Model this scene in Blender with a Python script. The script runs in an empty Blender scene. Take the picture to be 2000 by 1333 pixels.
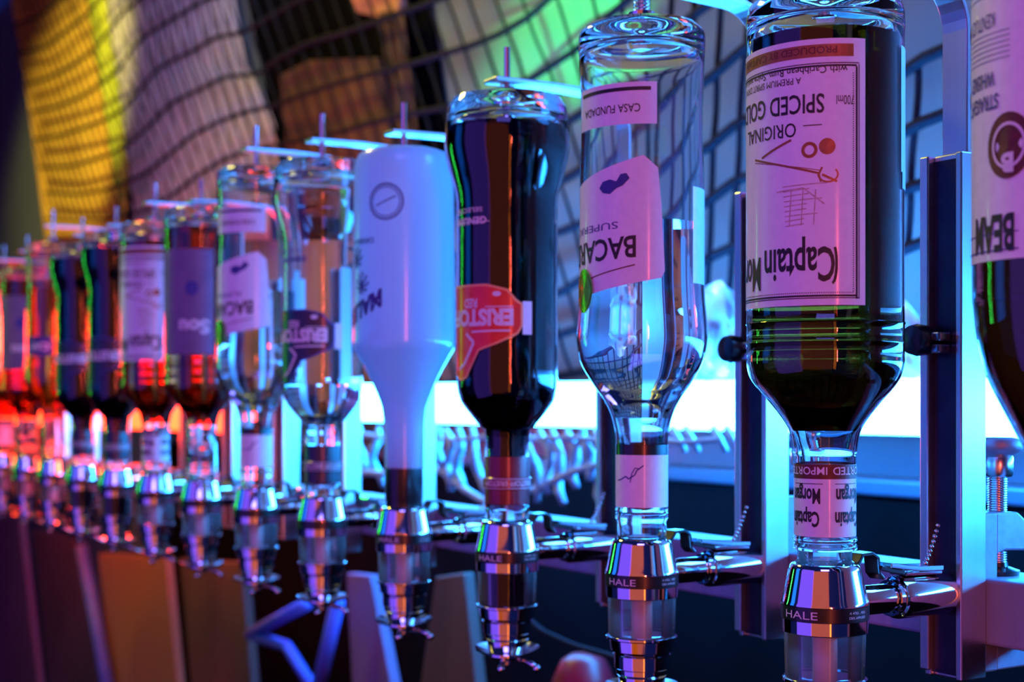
import bpy, bmesh, math, random
from math import pi, sin, cos, tan, atan2, radians, sqrt
from mathutils import Vector, Matrix
random.seed(4)
SC = bpy.context.scene
C = SC.collection

# ------------------------------------------------------------ camera, world, lamps, exposure
F = 2800.0                      # focal length in pixels of the 2000 px wide frame
HX, HY = 1000.0, 786.0          # principal column, horizon row
XV = -733.0                     # vanishing column of the row of bottles
EYE = 1.50
TH = math.atan((HX - XV) / F)   # the row runs away to the left at this angle
N = Vector((cos(TH), sin(TH), 0))       # across the row, towards the wall
D = Vector((-sin(TH), cos(TH), 0))      # along the row, away from the viewer

cam = bpy.data.cameras.new('camera')
cam.sensor_width = 36.0
cam.lens = F * 36 / 2000
cam.shift_y = (HY - 666.5) / 2000
cam.clip_start = 0.02
cam.clip_end = 60
cam.dof.use_dof = True
cam.dof.focus_distance = 0.735
cam.dof.aperture_fstop = 8.2
co = bpy.data.objects.new('camera', cam)
co.location = (0, 0, EYE)
co.rotation_euler = (pi / 2, 0, 0)
C.objects.link(co)
SC.camera = co

w = bpy.data.worlds.new('World')
SC.world = w
w.use_nodes = True
nt = w.node_tree
bg = nt.nodes['Background']
bg.inputs[0].default_value = (0.02, 0.035, 0.30, 1)
bg.inputs[1].default_value = 0.22

SC.view_settings.view_transform = 'Standard'
SC.view_settings.look = 'None'
SC.view_settings.gamma = 1
SC.view_settings.use_curve_mapping = False
SC.view_settings.exposure = 0.0
SC.cycles.use_denoising = True
SC.cycles.max_bounces = 16
SC.cycles.transmission_bounces = 14
SC.cycles.glossy_bounces = 5
SC.cycles.diffuse_bounces = 3
SC.cycles.transparent_max_bounces = 16
SC.cycles.caustics_reflective = False
SC.cycles.caustics_refractive = True
SC.cycles.sample_clamp_indirect = 6.0
SC.cycles.blur_glossy = 0.5


def lamp(name, kind, loc, aim, col, energy, size=0.3, size_y=None, spot=40, blend=0.6):
    l = bpy.data.lights.new(name, kind)
    l.color = col
    l.energy = energy
    if kind == 'AREA':
        l.shape = 'RECTANGLE' if size_y else 'SQUARE'
        l.size = size
        if size_y:
            l.size_y = size_y
    elif kind == 'SPOT':
        l.spot_size = radians(spot)
        l.spot_blend = blend
        l.shadow_soft_size = size
    else:
        l.shadow_soft_size = size
    o = bpy.data.objects.new(name, l)
    o.location = (loc[0], loc[1], loc[2] + EYE)
    d = Vector(aim) - Vector(loc)
    o.rotation_euler = d.to_track_quat('-Z', 'Y').to_euler()
    C.objects.link(o)
    return o


# bar lamps behind the viewer and around the room, with added fill lights
lamp('violet_bar_lamp', 'AREA', (-1.6, 0.10, -0.05), (0.1, 1.0, -0.05), (0.22, 0.085, 1.0), 10.5, 1.5, 2.2)
lamp('violet_fill', 'AREA', (-0.3, -1.5, 1.75), (0.1, 1.0, 0.05), (0.22, 0.16, 1.0), 24.0, 1.2, 0.8)  # added overhead fill for the labels, placed clear of the chrome reflections
lamp('amber_room_lamp', 'AREA', (-0.85, -1.4, -0.10), (0.1, 1.0, -0.1), (1.0, 0.17, 0.008), 7.5, 2.1, 2.4)
lamp('orange_strip_lamp', 'AREA', (0.26, -1.7, -0.35), (0.15, 0.9, -0.1), (1.0, 0.22, 0.01), 2.6, 0.16, 1.7)
lamp('red_neon_lamp', 'AREA', (0.40, -1.9, 0.06), (0.15, 0.9, 0.05), (1.0, 0.10, 0.07), 15, 0.04, 0.75)
lamp('green_side_lamp', 'AREA', (-2.2, 2.6, 0.14), (0.2, 1.0, 0.1), (0.04, 1.0, 0.10), 2.4, 0.05, 0.7)
lamp('blue_rail_fill', 'AREA', (-1.5, 1.25, 0.25), (0.3, 0.9, 0.0), (0.01, 0.17, 1.0), 1.6, 0.4, 0.8)  # added so that the rails mirror blue, no known lamp
lamp('yellow_ceiling_lamp', 'SPOT', (-1.25, 2.4, 1.15), (-1.15, 3.9, 0.75), (1.0, 0.82, 0.16), 125, 0.06, spot=31, blend=0.5)
lamp('curtain_fill', 'SPOT', (-0.45, 2.0, 1.15), (-0.66, 3.0, 0.62), (0.62, 0.62, 1.0), 24, 0.10, spot=52, blend=1.0)  # added fill that brightens the pale curtain
lamp('yellow_spot_lamp', 'AREA', (-1.1, 2.0, 1.35), (0.0, 1.0, 0.2), (1.0, 0.80, 0.05), 20, 0.6, 0.2)
lamp('green_spot_lamp', 'SPOT', (0.05, 1.0, 0.75), (0.085, 1.884, 0.50), (0.03, 1.0, 0.22), 260, 0.02, spot=17, blend=0.8)
lamp('blue_arm_fill', 'AREA', (0.56, 0.84, 0.50), (0.2, 0.9, -0.1), (0.03, 0.24, 1.0), 5, 0.25, 0.25)  # added to put a cyan highlight on the chrome arms
lamp('red_glow_fill', 'POINT', (-0.80, 2.25, 0.10), (0, 0, 0), (1.0, 0.025, 0.008), 20.0, 0.06)  # added red fill, strengthens the red bar's glow on the far bottles
lamp('red_corner_fill', 'POINT', (-0.52, 1.95, -0.02), (0, 0, 0), (1.0, 0.03, 0.012), 3.0, 0.04)  # second added red fill among the far bottles


# ------------------------------------------------------------ helpers
def img(px, py, Y):
    """point at depth Y seen at a place of the frame"""
    return Vector(((px - HX) * Y / F, Y, EYE - (py - HY) * Y / F))


def depth(px, p):
    return F * p / ((px - XV) * cos(TH))


def wp(px, py, p):
    """point of the vertical plane parallel to the row at distance p"""
    return img(px, py, depth(px, p))


def row(s, p, z):
    v = N * p + D * s
    return Vector((v.x, v.y, z + EYE))


def mesh_obj(name, verts, faces, m, parent=None, smooth=False, loc=None):
    me = bpy.data.meshes.new(name)
    me.from_pydata([tuple(v) for v in verts], [], faces)
    me.update()
    if smooth:
        me.polygons.foreach_set('use_smooth', [True] * len(me.polygons))
    if m:
        me.materials.append(m)
    o = bpy.data.objects.new(name, me)
    C.objects.link(o)
    if parent:
        o.parent = parent
    if loc is not None:
        o.location = loc
    return o


class MB:
    def __init__(s):
        s.v = []
        s.f = []

    def add(s, v, f):
        b = len(s.v)
        s.v += [Vector(x) for x in v]
        s.f += [tuple(i + b for i in q) for q in f]
        return s

    def box(s, x0, x1, y0, y1, z0, z1, M=None):
        v = [Vector((x, y, z)) for z in (z0, z1) for y in (y0, y1) for x in (x0, x1)]
        if M:
            v = [M @ q for q in v]
        return s.add(v, [(0, 2, 3, 1), (4, 5, 7, 6), (0, 1, 5, 4), (2, 6, 7, 3), (0, 4, 6, 2), (1, 3, 7, 5)])

    def lathe(s, prof, seg=48, M=None, a0=0.0, a1=2 * pi, closed=False, sc=1.0):
        full = abs(a1 - a0 - 2 * pi) < 1e-6
        n = seg if full else seg + 1
        v = []
        for (r, z) in prof:
            for k in range(n):
                a = a0 + (a1 - a0) * k / seg
                v.append(Vector((r * sc * sin(a), -r * sc * cos(a), z * sc)))
        f = []
        m = len(prof)
        for j in range(m if closed else m - 1):
            j2 = (j + 1) % m
            for k in range(seg):
                k2 = (k + 1) % n
                f.append((j * n + k, j * n + k2, j2 * n + k2, j2 * n + k))
        if full and not closed:
            if prof[0][0] > 1e-6:
                f.append(tuple(range(n - 1, -1, -1)))
            if prof[-1][0] > 1e-6:
                f.append(tuple((m - 1) * n + k for k in range(n)))
        if M:
            v = [M @ q for q in v]
        return s.add(v, f)

    def tube(s, pts, r, seg=8, rs=None, caps=True):
        pts = [Vector(p) for p in pts]
        n = len(pts)
        v = []
        prev = None
        for i, p in enumerate(pts):
            t = (pts[min(i + 1, n - 1)] - pts[max(i - 1, 0)]).normalized()
            if prev is None:
                a = Vector((0, 0, 1)) if abs(t.z) < 0.9 else Vector((1, 0, 0))
                u = t.cross(a).normalized()
            else:
                u = (prev - t * prev.dot(t)).normalized()
            prev = u
            w_ = t.cross(u)
            rr = rs[i] if rs else r
            for k in range(seg):
                a = 2 * pi * k / seg
                v.append(p + (u * cos(a) + w_ * sin(a)) * rr)
        f = []
        for i in range(n - 1):
            for k in range(seg):
                k2 = (k + 1) % seg
                f.append((i * seg + k, i * seg + k2, (i + 1) * seg + k2, (i + 1) * seg + k))
        if caps:
            f.append(tuple(range(seg - 1, -1, -1)))
            f.append(tuple((n - 1) * seg + k for k in range(seg)))
        return s.add(v, f)

    def ribbon(s, pts, side, hw, th):
        """flat bar along pts: half width hw along side, thickness th"""
        side = Vector(side).normalized()
        n = len(pts)
        v = []
        for i, p in enumerate(pts):
            p = Vector(p)
            t = (Vector(pts[min(i + 1, n - 1)]) - Vector(pts[max(i - 1, 0)])).normalized()
            u = t.cross(side).normalized()
            v += [p - side * hw - u * th, p + side * hw - u * th, p + side * hw + u * th, p - side * hw + u * th]
        f = []
        for i in range(n - 1):
            for k in range(4):
                k2 = (k + 1) % 4
                f.append((i * 4 + k, i * 4 + k2, i * 4 + 4 + k2, i * 4 + 4 + k))
        f += [(3, 2, 1, 0), tuple((n - 1) * 4 + k for k in range(4))]
        return s.add(v, f)

    def ball(s, c, r, seg=10):
        c = Vector(c)
        prof = [(r * sin(pi * k / 6), -r * cos(pi * k / 6)) for k in range(7)]
        return s.lathe(prof, seg, Matrix.Translation(c))

    def build(s, name, m, parent=None, smooth=False, bevel=0, loc=None, auto=None):
        o = mesh_obj(name, s.v, s.f, m, parent, smooth, loc)
        bm = bmesh.new()
        bm.from_mesh(o.data)
        bmesh.ops.recalc_face_normals(bm, faces=bm.faces)
        if auto:
            for e in bm.edges:
                if len(e.link_faces) == 2 and e.calc_face_angle(0) > radians(auto):
                    e.smooth = False
        bm.to_mesh(o.data)
        bm.free()
        if bevel:
            b = o.modifiers.new('bevel', 'BEVEL')
            b.width = bevel
            b.segments = 2
            b.limit_method = 'ANGLE'
        return o


def tag(o, label=None, cat=None, group=None, kind=None):
    if label:
        o['label'] = label
    if cat:
        o['category'] = cat
    if group:
        o['group'] = group
    if kind:
        o['kind'] = kind
    return o


def thing(name, label, cat, loc=(0, 0, 0), rz=0.0, group=None):
    o = bpy.data.objects.new(name, None)
    o.empty_display_size = 0.02
    o.location = loc
    o.rotation_euler = (0, 0, rz)
    C.objects.link(o)
    return tag(o, label, cat, group)


# ------------------------------------------------------------ materials
def mat(name, col=(0.8, 0.8, 0.8), rough=0.5, metal=0.0, trans=0.0, ior=1.5, emit=None, es=0.0, coat=0.0, spec=None):
    m = bpy.data.materials.new(name)
    m.use_nodes = True
    b = m.node_tree.nodes['Principled BSDF']
    b.inputs['Base Color'].default_value = (*col, 1)
    b.inputs['Roughness'].default_value = rough
    b.inputs['Metallic'].default_value = metal
    b.inputs['Transmission Weight'].default_value = trans
    b.inputs['IOR'].default_value = ior
    b.inputs['Coat Weight'].default_value = coat
    b.inputs['Coat Roughness'].default_value = 0.12
    if emit:
        b.inputs['Emission Color'].default_value = (*emit, 1)
        b.inputs['Emission Strength'].default_value = es
    return m


def noise_mat(name, c1, c2, scale, rough=0.6, metal=0.0, stretch=(1, 1, 1), bump=0.0, detail=4, coat=0.0, dist=0.001):
    m = mat(name, c1, rough, metal, coat=coat)
    nt = m.node_tree
    b = nt.nodes['Principled BSDF']
    tc = nt.nodes.new('ShaderNodeTexCoord')
    mp = nt.nodes.new('ShaderNodeMapping')
    mp.inputs['Scale'].default_value = stretch
    nz = nt.nodes.new('ShaderNodeTexNoise')
    nz.inputs['Scale'].default_value = scale
    nz.inputs['Detail'].default_value = detail
    cr = nt.nodes.new('ShaderNodeValToRGB')
    cr.color_ramp.elements[0].position = 0.3
    cr.color_ramp.elements[1].position = 0.7
    cr.color_ramp.elements[0].color = (*c1, 1)
    cr.color_ramp.elements[1].color = (*c2, 1)
    nt.links.new(tc.outputs['Object'], mp.inputs[0])
    nt.links.new(mp.outputs[0], nz.inputs['Vector'])
    nt.links.new(nz.outputs[0], cr.inputs[0])
    nt.links.new(cr.outputs[0], b.inputs['Base Color'])
    if bump:
        bp = nt.nodes.new('ShaderNodeBump')
        bp.inputs['Strength'].default_value = bump
        bp.inputs['Distance'].default_value = dist
        nt.links.new(nz.outputs[0], bp.inputs['Height'])
        nt.links.new(bp.outputs[0], b.inputs['Normal'])
    return m


def glassy(name, col, rough=0.0, ior=1.45):
    m = bpy.data.materials.new(name)
    m.use_nodes = True
    nt = m.node_tree
    nt.nodes.clear()
    g = nt.nodes.new('ShaderNodeBsdfGlass')
    g.inputs['Color'].default_value = (*col, 1)
    g.inputs['Roughness'].default_value = rough
    g.inputs['IOR'].default_value = ior
    o = nt.nodes.new('ShaderNodeOutputMaterial')
    nt.links.new(g.outputs[0], o.inputs[0])
    return m


def thin(name, col, rough=0.03, haze=0.07):
    """thin clear shell: light passes straight through, the surface mirrors by Fresnel"""
    m = bpy.data.materials.new(name)
    m.use_nodes = True
    nt = m.node_tree
    nt.nodes.clear()
    tr = nt.nodes.new('ShaderNodeBsdfTransparent')
    tr.inputs[0].default_value = (*col, 1)
    gl = nt.nodes.new('ShaderNodeBsdfGlossy')
    gl.inputs['Roughness'].default_value = rough
    fr = nt.nodes.new('ShaderNodeFresnel')
    fr.inputs[0].default_value = 1.5
    mx = nt.nodes.new('ShaderNodeMixShader')
    o = nt.nodes.new('ShaderNodeOutputMaterial')
    nt.links.new(fr.outputs[0], mx.inputs[0])
    nt.links.new(tr.outputs[0], mx.inputs[1])
    nt.links.new(gl.outputs[0], mx.inputs[2])
    df = nt.nodes.new('ShaderNodeBsdfTranslucent')
    df.inputs[0].default_value = (0.9, 0.9, 0.95, 1)
    m2 = nt.nodes.new('ShaderNodeMixShader')
    m2.inputs[0].default_value = haze
    nt.links.new(mx.outputs[0], m2.inputs[1])
    nt.links.new(df.outputs[0], m2.inputs[2])
    nt.links.new(m2.outputs[0], o.inputs[0])
    return m


M = {}
M['glass'] = glassy('clear_glass', (0.97, 0.99, 1.0))
M['plastic_clear'] = thin('clear_plastic', (0.93, 0.95, 0.97))
M['chrome'] = noise_mat('polished_chrome', (0.82, 0.82, 0.84), (0.9, 0.9, 0.9), 30, 0.07, 1.0)
M['alu'] = noise_mat('brushed_aluminium', (0.62, 0.62, 0.65), (0.78, 0.78, 0.8), 60, 0.32, 1.0, (1, 1, 0.02), 0.05)
M['alu_cast'] = noise_mat('cast_aluminium', (0.22, 0.30, 0.42), (0.28, 0.37, 0.50), 180, 0.5, 0.6, bump=0.3, dist=0.0004)
M['steel'] = noise_mat('zinc_plated_steel', (0.55, 0.56, 0.6), (0.75, 0.75, 0.78), 90, 0.25, 1.0)
M['black'] = noise_mat('black_plastic', (0.006, 0.006, 0.007), (0.012, 0.012, 0.014), 80, 0.3, coat=0.3)
M['slot'] = noise_mat('dark_anodised_groove', (0.02, 0.02, 0.05), (0.04, 0.04, 0.08), 40, 0.35, 0.7)
M['white_tube'] = noise_mat('milky_plastic_tube', (0.8, 0.82, 0.78), (0.85, 0.86, 0.8), 50, 0.35)
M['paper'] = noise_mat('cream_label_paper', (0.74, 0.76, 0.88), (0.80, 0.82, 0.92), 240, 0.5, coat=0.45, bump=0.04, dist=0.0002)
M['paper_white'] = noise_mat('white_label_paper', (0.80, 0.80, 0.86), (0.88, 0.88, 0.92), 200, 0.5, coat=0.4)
M['ink'] = noise_mat('black_ink', (0.012, 0.008, 0.012), (0.02, 0.012, 0.018), 300, 0.5)
M['ink_red'] = noise_mat('dark_red_ink', (0.10, 0.015, 0.01), (0.14, 0.02, 0.012), 300, 0.5)
M['ink_brown'] = noise_mat('copper_ink', (0.28, 0.09, 0.03), (0.36, 0.13, 0.05), 260, 0.4, 0.3)
M['ink_faint'] = noise_mat('faint_brown_ink', (0.40, 0.27, 0.25), (0.62, 0.50, 0.48), 420, 0.6)
M['ink_blue'] = noise_mat('blue_print', (0.03, 0.035, 0.22), (0.05, 0.05, 0.3), 200, 0.5)
M['ink_pale'] = noise_mat('pale_print', (0.75, 0.70, 0.80), (0.82, 0.78, 0.86), 200, 0.5)
M['ink_green'] = noise_mat('green_print', (0.02, 0.16, 0.05), (0.03, 0.22, 0.07), 200, 0.5)
M['violet_label'] = noise_mat('dull_violet_label_print', (0.16, 0.11, 0.22), (0.22, 0.15, 0.28), 50, 0.5)
M['gold'] = noise_mat('gold_foil', (0.45, 0.42, 0.06), (0.16, 0.32, 0.05), 400, 0.25, 0.8)
M['badge_red'] = noise_mat('red_badge_print', (0.75, 0.02, 0.02), (0.9, 0.04, 0.02), 120, 0.4, coat=0.4)
M['badge_black'] = noise_mat('black_badge_print', (0.012, 0.01, 0.03), (0.02, 0.015, 0.04), 120, 0.4, coat=0.4)
M['badge_edge'] = noise_mat('orange_badge_edge', (0.9, 0.35, 0.15), (1.0, 0.45, 0.2), 120, 0.4)
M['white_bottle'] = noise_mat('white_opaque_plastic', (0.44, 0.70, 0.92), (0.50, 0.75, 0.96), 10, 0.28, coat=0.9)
M['liq_rum'] = glassy('dark_amber_rum', (0.22, 0.10, 0.025), 0.0, 1.36)
M['liq_dark'] = glassy('near_black_spirit', (0.045, 0.006, 0.012), 0.0, 1.36)
M['liq_bourbon'] = glassy('amber_bourbon', (0.35, 0.09, 0.03), 0.0, 1.36)
M['liq_red'] = glassy('red_amber_spirit', (0.62, 0.16, 0.06), 0.0, 1.36)
M['liq_clear'] = glassy('clear_spirit', (0.95, 0.98, 1.0), 0.0, 1.36)
M['liq_amber'] = glassy('orange_amber_spirit', (0.85, 0.36, 0.10), 0.0, 1.36)
M['red_wrap'] = noise_mat('dark_red_neck_wrap', (0.16, 0.004, 0.02), (0.24, 0.01, 0.03), 90, 0.3, coat=0.3)
M['rope'] = noise_mat('backlit_net_cord', (0.005, 0.006, 0.014), (0.014, 0.016, 0.03), 260, 0.75, bump=0.6)  # net cord darkened to look backlit, its lit copy follows below
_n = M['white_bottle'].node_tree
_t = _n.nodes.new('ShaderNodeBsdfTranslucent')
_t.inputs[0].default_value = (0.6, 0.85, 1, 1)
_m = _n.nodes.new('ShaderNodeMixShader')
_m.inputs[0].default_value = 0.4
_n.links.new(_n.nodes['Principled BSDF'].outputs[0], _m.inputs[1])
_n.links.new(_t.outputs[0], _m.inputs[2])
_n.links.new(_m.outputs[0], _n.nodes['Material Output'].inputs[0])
M['rope'].node_tree.nodes['Principled BSDF'].inputs['Specular IOR Level'].default_value = 0.15
M['rope_lit'] = noise_mat('lit_net_cord', (0.32, 0.48, 0.62), (0.42, 0.60, 0.75), 200, 0.6, bump=0.6)  # paler copy of the net cord, the bar's light put into the colour
M['wall'] = noise_mat('grey_blue_wall_paint', (0.15, 0.20, 0.22), (0.19, 0.24, 0.27), 3, 0.75)
M['wood_white'] = noise_mat('whitewashed_wood', (0.30, 0.36, 0.50), (0.44, 0.50, 0.64), 60, 0.5, stretch=(1, 1, 0.12), bump=0.3, dist=0.0006)
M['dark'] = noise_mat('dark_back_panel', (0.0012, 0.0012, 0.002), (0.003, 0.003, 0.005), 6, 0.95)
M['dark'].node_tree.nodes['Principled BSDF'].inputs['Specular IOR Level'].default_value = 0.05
M['ledge'] = noise_mat('blue_grey_ledge', (0.03, 0.05, 0.09), (0.05, 0.07, 0.12), 5, 0.35)
M['cloth_y'] = noise_mat('yellow_lit_curtain_cloth', (0.85, 0.55, 0.06), (0.7, 0.42, 0.04), 16, 0.8, stretch=(1, 1, 0.3))  # yellow lamplight put into the cloth colour
M['cloth_g'] = noise_mat('lime_curtain_trim', (0.45, 0.55, 0.03), (0.75, 0.8, 0.08), 12, 0.7, stretch=(1, 1, 0.3))
M['cloth_w'] = noise_mat('pale_curtain_cloth', (0.72, 0.70, 0.72), (0.55, 0.54, 0.60), 10, 0.8, stretch=(1, 1, 0.3))
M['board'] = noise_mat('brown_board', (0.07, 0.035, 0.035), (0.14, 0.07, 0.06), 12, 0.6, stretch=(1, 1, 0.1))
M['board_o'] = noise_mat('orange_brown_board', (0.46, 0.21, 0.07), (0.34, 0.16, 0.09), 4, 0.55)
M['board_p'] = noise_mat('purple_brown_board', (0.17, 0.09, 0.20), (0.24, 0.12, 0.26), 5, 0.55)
M['salmon'] = noise_mat('salmon_cloth', (0.7, 0.3, 0.2), (0.5, 0.2, 0.15), 30, 0.7)
M['red_plastic'] = noise_mat('red_plastic', (0.30, 0.003, 0.01), (0.40, 0.005, 0.02), 20, 0.4)
M['foil'] = noise_mat('crumpled_clear_film', (0.8, 0.85, 0.9), (0.92, 0.94, 0.96), 30, 0.25, 0.0, bump=0.8, dist=0.004)
_n = M['foil'].node_tree
_t = _n.nodes.new('ShaderNodeBsdfTranslucent')
_t.inputs[0].default_value = (0.9, 0.95, 1, 1)
_m = _n.nodes.new('ShaderNodeMixShader')
_m.inputs[0].default_value = 0.3
_n.links.new(_n.nodes['Principled BSDF'].outputs[0], _m.inputs[1])
_n.links.new(_t.outputs[0], _m.inputs[2])
_n.links.new(_m.outputs[0], _n.nodes['Material Output'].inputs[0])
M['pole'] = noise_mat('dull_violet_paint', (0.08, 0.12, 0.62), (0.12, 0.16, 0.7), 20, 0.5)
M['tube_blue'] = mat('lit_blue_diffuser', (0.8, 0.9, 1), 0.5, emit=(0.018, 0.30, 1.0), es=75)
M['tube_red'] = mat('lit_red_diffuser', (1, 0.5, 0.4), 0.5, emit=(1.0, 0.03, 0.005), es=13)


# ------------------------------------------------------------ lettering on curved labels
TXT = {}


def text_geo(s, bold=0.0):
    k = (s, bold)
    if k in TXT:
        return TXT[k]
    cu = bpy.data.curves.new('t', 'FONT')
    cu.body = s
    cu.size = 1.0
    cu.offset = bold
    cu.resolution_u = 3
    o = bpy.data.objects.new('t', cu)
    C.objects.link(o)
    dg = bpy.context.evaluated_depsgraph_get()
    me = bpy.data.meshes.new_from_object(o.evaluated_get(dg))
    bpy.data.objects.remove(o)
    bpy.data.curves.remove(cu)
    bm = bmesh.new()
    bm.from_mesh(me)
    bmesh.ops.triangulate(bm, faces=bm.faces)
    for _ in range(2):
        es = [e for e in bm.edges if e.calc_length() > 0.28]
        if not es:
            break
        bmesh.ops.subdivide_edges(bm, edges=es, cuts=1)
        bmesh.ops.triangulate(bm, faces=bm.faces)
    v = [(p.co.x, p.co.y) for p in bm.verts]
    f = [tuple(q.index for q in fa.verts) for fa in bm.faces]
    bm.verts.ensure_lookup_table()
    bm.free()
    bpy.data.meshes.remove(me)
    x0 = min(p[0] for p in v)
    x1 = max(p[0] for p in v)
    v = [(x - x0, y) for x, y in v]
    TXT[k] = (v, f, x1 - x0)
    return TXT[k]


def cyl(u, z, r, off=0.0, rf=None):
    """u in mm along the arc (positive to the viewer's right), z in mm, r in mm"""
    R = rf(z) if rf else r
    a = u / R
    return Vector(((R + off) * sin(a) / 1000, -(R + off) * cos(a) / 1000, z / 1000))


def put_text(mb, s, u, z, h, r, width=None, bold=0.0, off=0.5, slope=0.0, flip=True, rf=None):
    """lettering upside down: starts at arc position u (right end) with its baseline at z and runs left"""
    v, f, w0 = text_geo(s, bold)
    sx = (width / w0) if width else h / 0.72
    sy = h / 0.72
    pts = []
    for x, y in v:
        if flip:
            uu = u - x * sx
            zz = z - y * sy + slope * (x * sx)
        else:
            uu = u + x * sx
            zz = z + y * sy
        pts.append(cyl(uu, zz, r, off, rf))
    mb.add(pts, f)


def patch(mb, u0, u1, z0, z1, r, off=0.0, slope=0.0, n=None, rf=None, nz=1):
    n = n or max(2, int(abs(u1 - u0) / 3))
    v = []
    for j in range(nz + 1):
        for k in range(n + 1):
            u = u0 + (u1 - u0) * k / n
            z = z0 + (z1 - z0) * j / nz
            v.append(cyl(u, z + slope * (u - u0), r, off, rf))
    f = []
    for j in range(nz):
        for k in range(n):
            a = j * (n + 1) + k
            f.append((a, a + 1, a + n + 2, a + n + 1))
    mb.add(v, f)


def poly(mb, pts, r, off=0.0, sub=2.5):
    """filled outline on the cylinder, cut into strips along u"""
    us = [p[0] for p in pts]
    a, b = min(us), max(us)
    n = max(2, int((b - a) / sub))
    def span(u):
        zs = []
        m = len(pts)
        for i in range(m):
            (x0, y0), (x1, y1) = pts[i], pts[(i + 1) % m]
            if (x0 - u) * (x1 - u) <= 0 and abs(x1 - x0) > 1e-9:
                zs.append(y0 + (y1 - y0) * (u - x0) / (x1 - x0))
        return (min(zs), max(zs)) if zs else (0, 0)
    v = []
    for k in range(n + 1):
        u = a + (b - a) * min(max(k / n, 1e-4), 1 - 1e-4)
        lo, hi = span(u)
        v += [cyl(u, lo, r, off), cyl(u, hi, r, off)]
    mb.add(v, [(2 * k, 2 * k + 2, 2 * k + 3, 2 * k + 1) for k in range(n)])


def disc(mb, u, z, ru, r, off=0.0, rz=None, hole=0.0, slope=0.0, n=24):
    rz = rz or ru
    v = []
    for k in range(n):
        a = 2 * pi * k / n
        v.append(cyl(u + ru * cos(a), z + rz * sin(a) + slope * ru * cos(a), r, off))
        v.append(cyl(u + ru * hole * cos(a), z + rz * hole * sin(a), r, off))
    mb.add(v, [(2 * k, (2 * k + 2) % (2 * n), (2 * k + 3) % (2 * n), 2 * k + 1) for k in range(n)])


def stroke(mb, pts, wd, r, off=0.6):
    """line of width wd through (u,z) points"""
    for (a, b) in zip(pts, pts[1:]):
        d = Vector((b[0] - a[0], b[1] - a[1]))
        L = d.length
        if L < 1e-6:
            continue
        q = Vector((-d.y, d.x)) / L * wd / 2
        k = max(1, int(L / 3))
        v = []
        for i in range(k + 1):
            t = i / k
            x, y = a[0] + d.x * t, a[1] + d.y * t
            v += [cyl(x - q.x, y - q.y, r, off), cyl(x + q.x, y + q.y, r, off)]
        mb.add(v, [(2 * i, 2 * i + 2, 2 * i + 3, 2 * i + 1) for i in range(k)])


def outline(mb, pts, wd, r, off=0.6):
    stroke(mb, list(pts) + [pts[0]], wd, r, off)


# ------------------------------------------------------------ setting
def wall_panel(name, x0, x1, y0, y1, p, m, n=1):
    return mesh_obj(name, [wp(x0, y0, p), wp(x1, y0, p), wp(x1, y1, p), wp(x0, y1, p)], [(0, 1, 2, 3)], m)


b = MB()
S0, S1 = -1.2, 5.0
for (pp, s0, s1, z0, z1) in ((1.06, S0, S1, -1.5, 1.3),):
    v = [row(s, p, z) for z in (z0, z1) for s in (s0, s1) for p in (pp, pp + 0.1)]
    b.add(v, [(0, 2, 3, 1), (4, 5, 7, 6), (0, 1, 5, 4), (2, 6, 7, 3), (0, 4, 6, 2), (1, 3, 7, 5)])
tag(b.build('wall_back', M['wall']), kind='structure')
b = MB()
v = [row(s, p, z) for z in (-1.55, -1.5) for s in (S0, S1) for p in (-2.5, 1.06)]
b.add(v, [(0, 2, 3, 1), (4, 5, 7, 6), (0, 1, 5, 4), (2, 6, 7, 3), (0, 4, 6, 2), (1, 3, 7, 5)])
tag(b.build('floor', M['dark']), kind='structure')
b = MB()
v = [row(s, p, z) for z in (-1.5, 1.3) for s in (S1, S1 + 0.1) for p in (-2.5, 1.1)]
b.add(v, [(0, 2, 3, 1), (4, 5, 7, 6), (0, 1, 5, 4), (2, 6, 7, 3), (0, 4, 6, 2), (1, 3, 7, 5)])
tag(b.build('wall_end', M['dark']), kind='structure')


def rowbox(b, s0, s1, p0, p1, z0, z1):
    v = [row(s, p, z) for z in (z0, z1) for s in (s0, s1) for p in (p0, p1)]
    return b.add(v, [(0, 2, 3, 1), (4, 5, 7, 6), (0, 1, 5, 4), (2, 6, 7, 3), (0, 4, 6, 2), (1, 3, 7, 5)])


# back counter under the light: blue ledge and dark front
t = thing('back_counter', 'dark back counter with blue-grey ledge under the glowing blue light', 'counter', row(0.5, 0.9, -0.9))
def rowpart(name, m, parent, boxes, bevel=0):
    bb = MB()
    for q in boxes:
        rowbox(bb, *q)
    o = bb.build(name, m, parent, bevel=bevel)
    o.data.transform(Matrix.Translation(-Vector(parent.location)))
    return o
rowpart('ledge', M['ledge'], t, [(-0.6, 3.2, 0.995, 1.058, -0.088, -0.072)], 0.003)
rowpart('shade_panel', M['ledge'], t, [(-0.6, 3.2, 1.040, 1.058, -0.0715, -0.030)])  # added dark panel, stands for the shade on the wall below the light
rowpart('front_panel', M['dark'], t, [(-0.6, 3.2, 1.002, 1.055, -1.45, -0.0885)])

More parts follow.
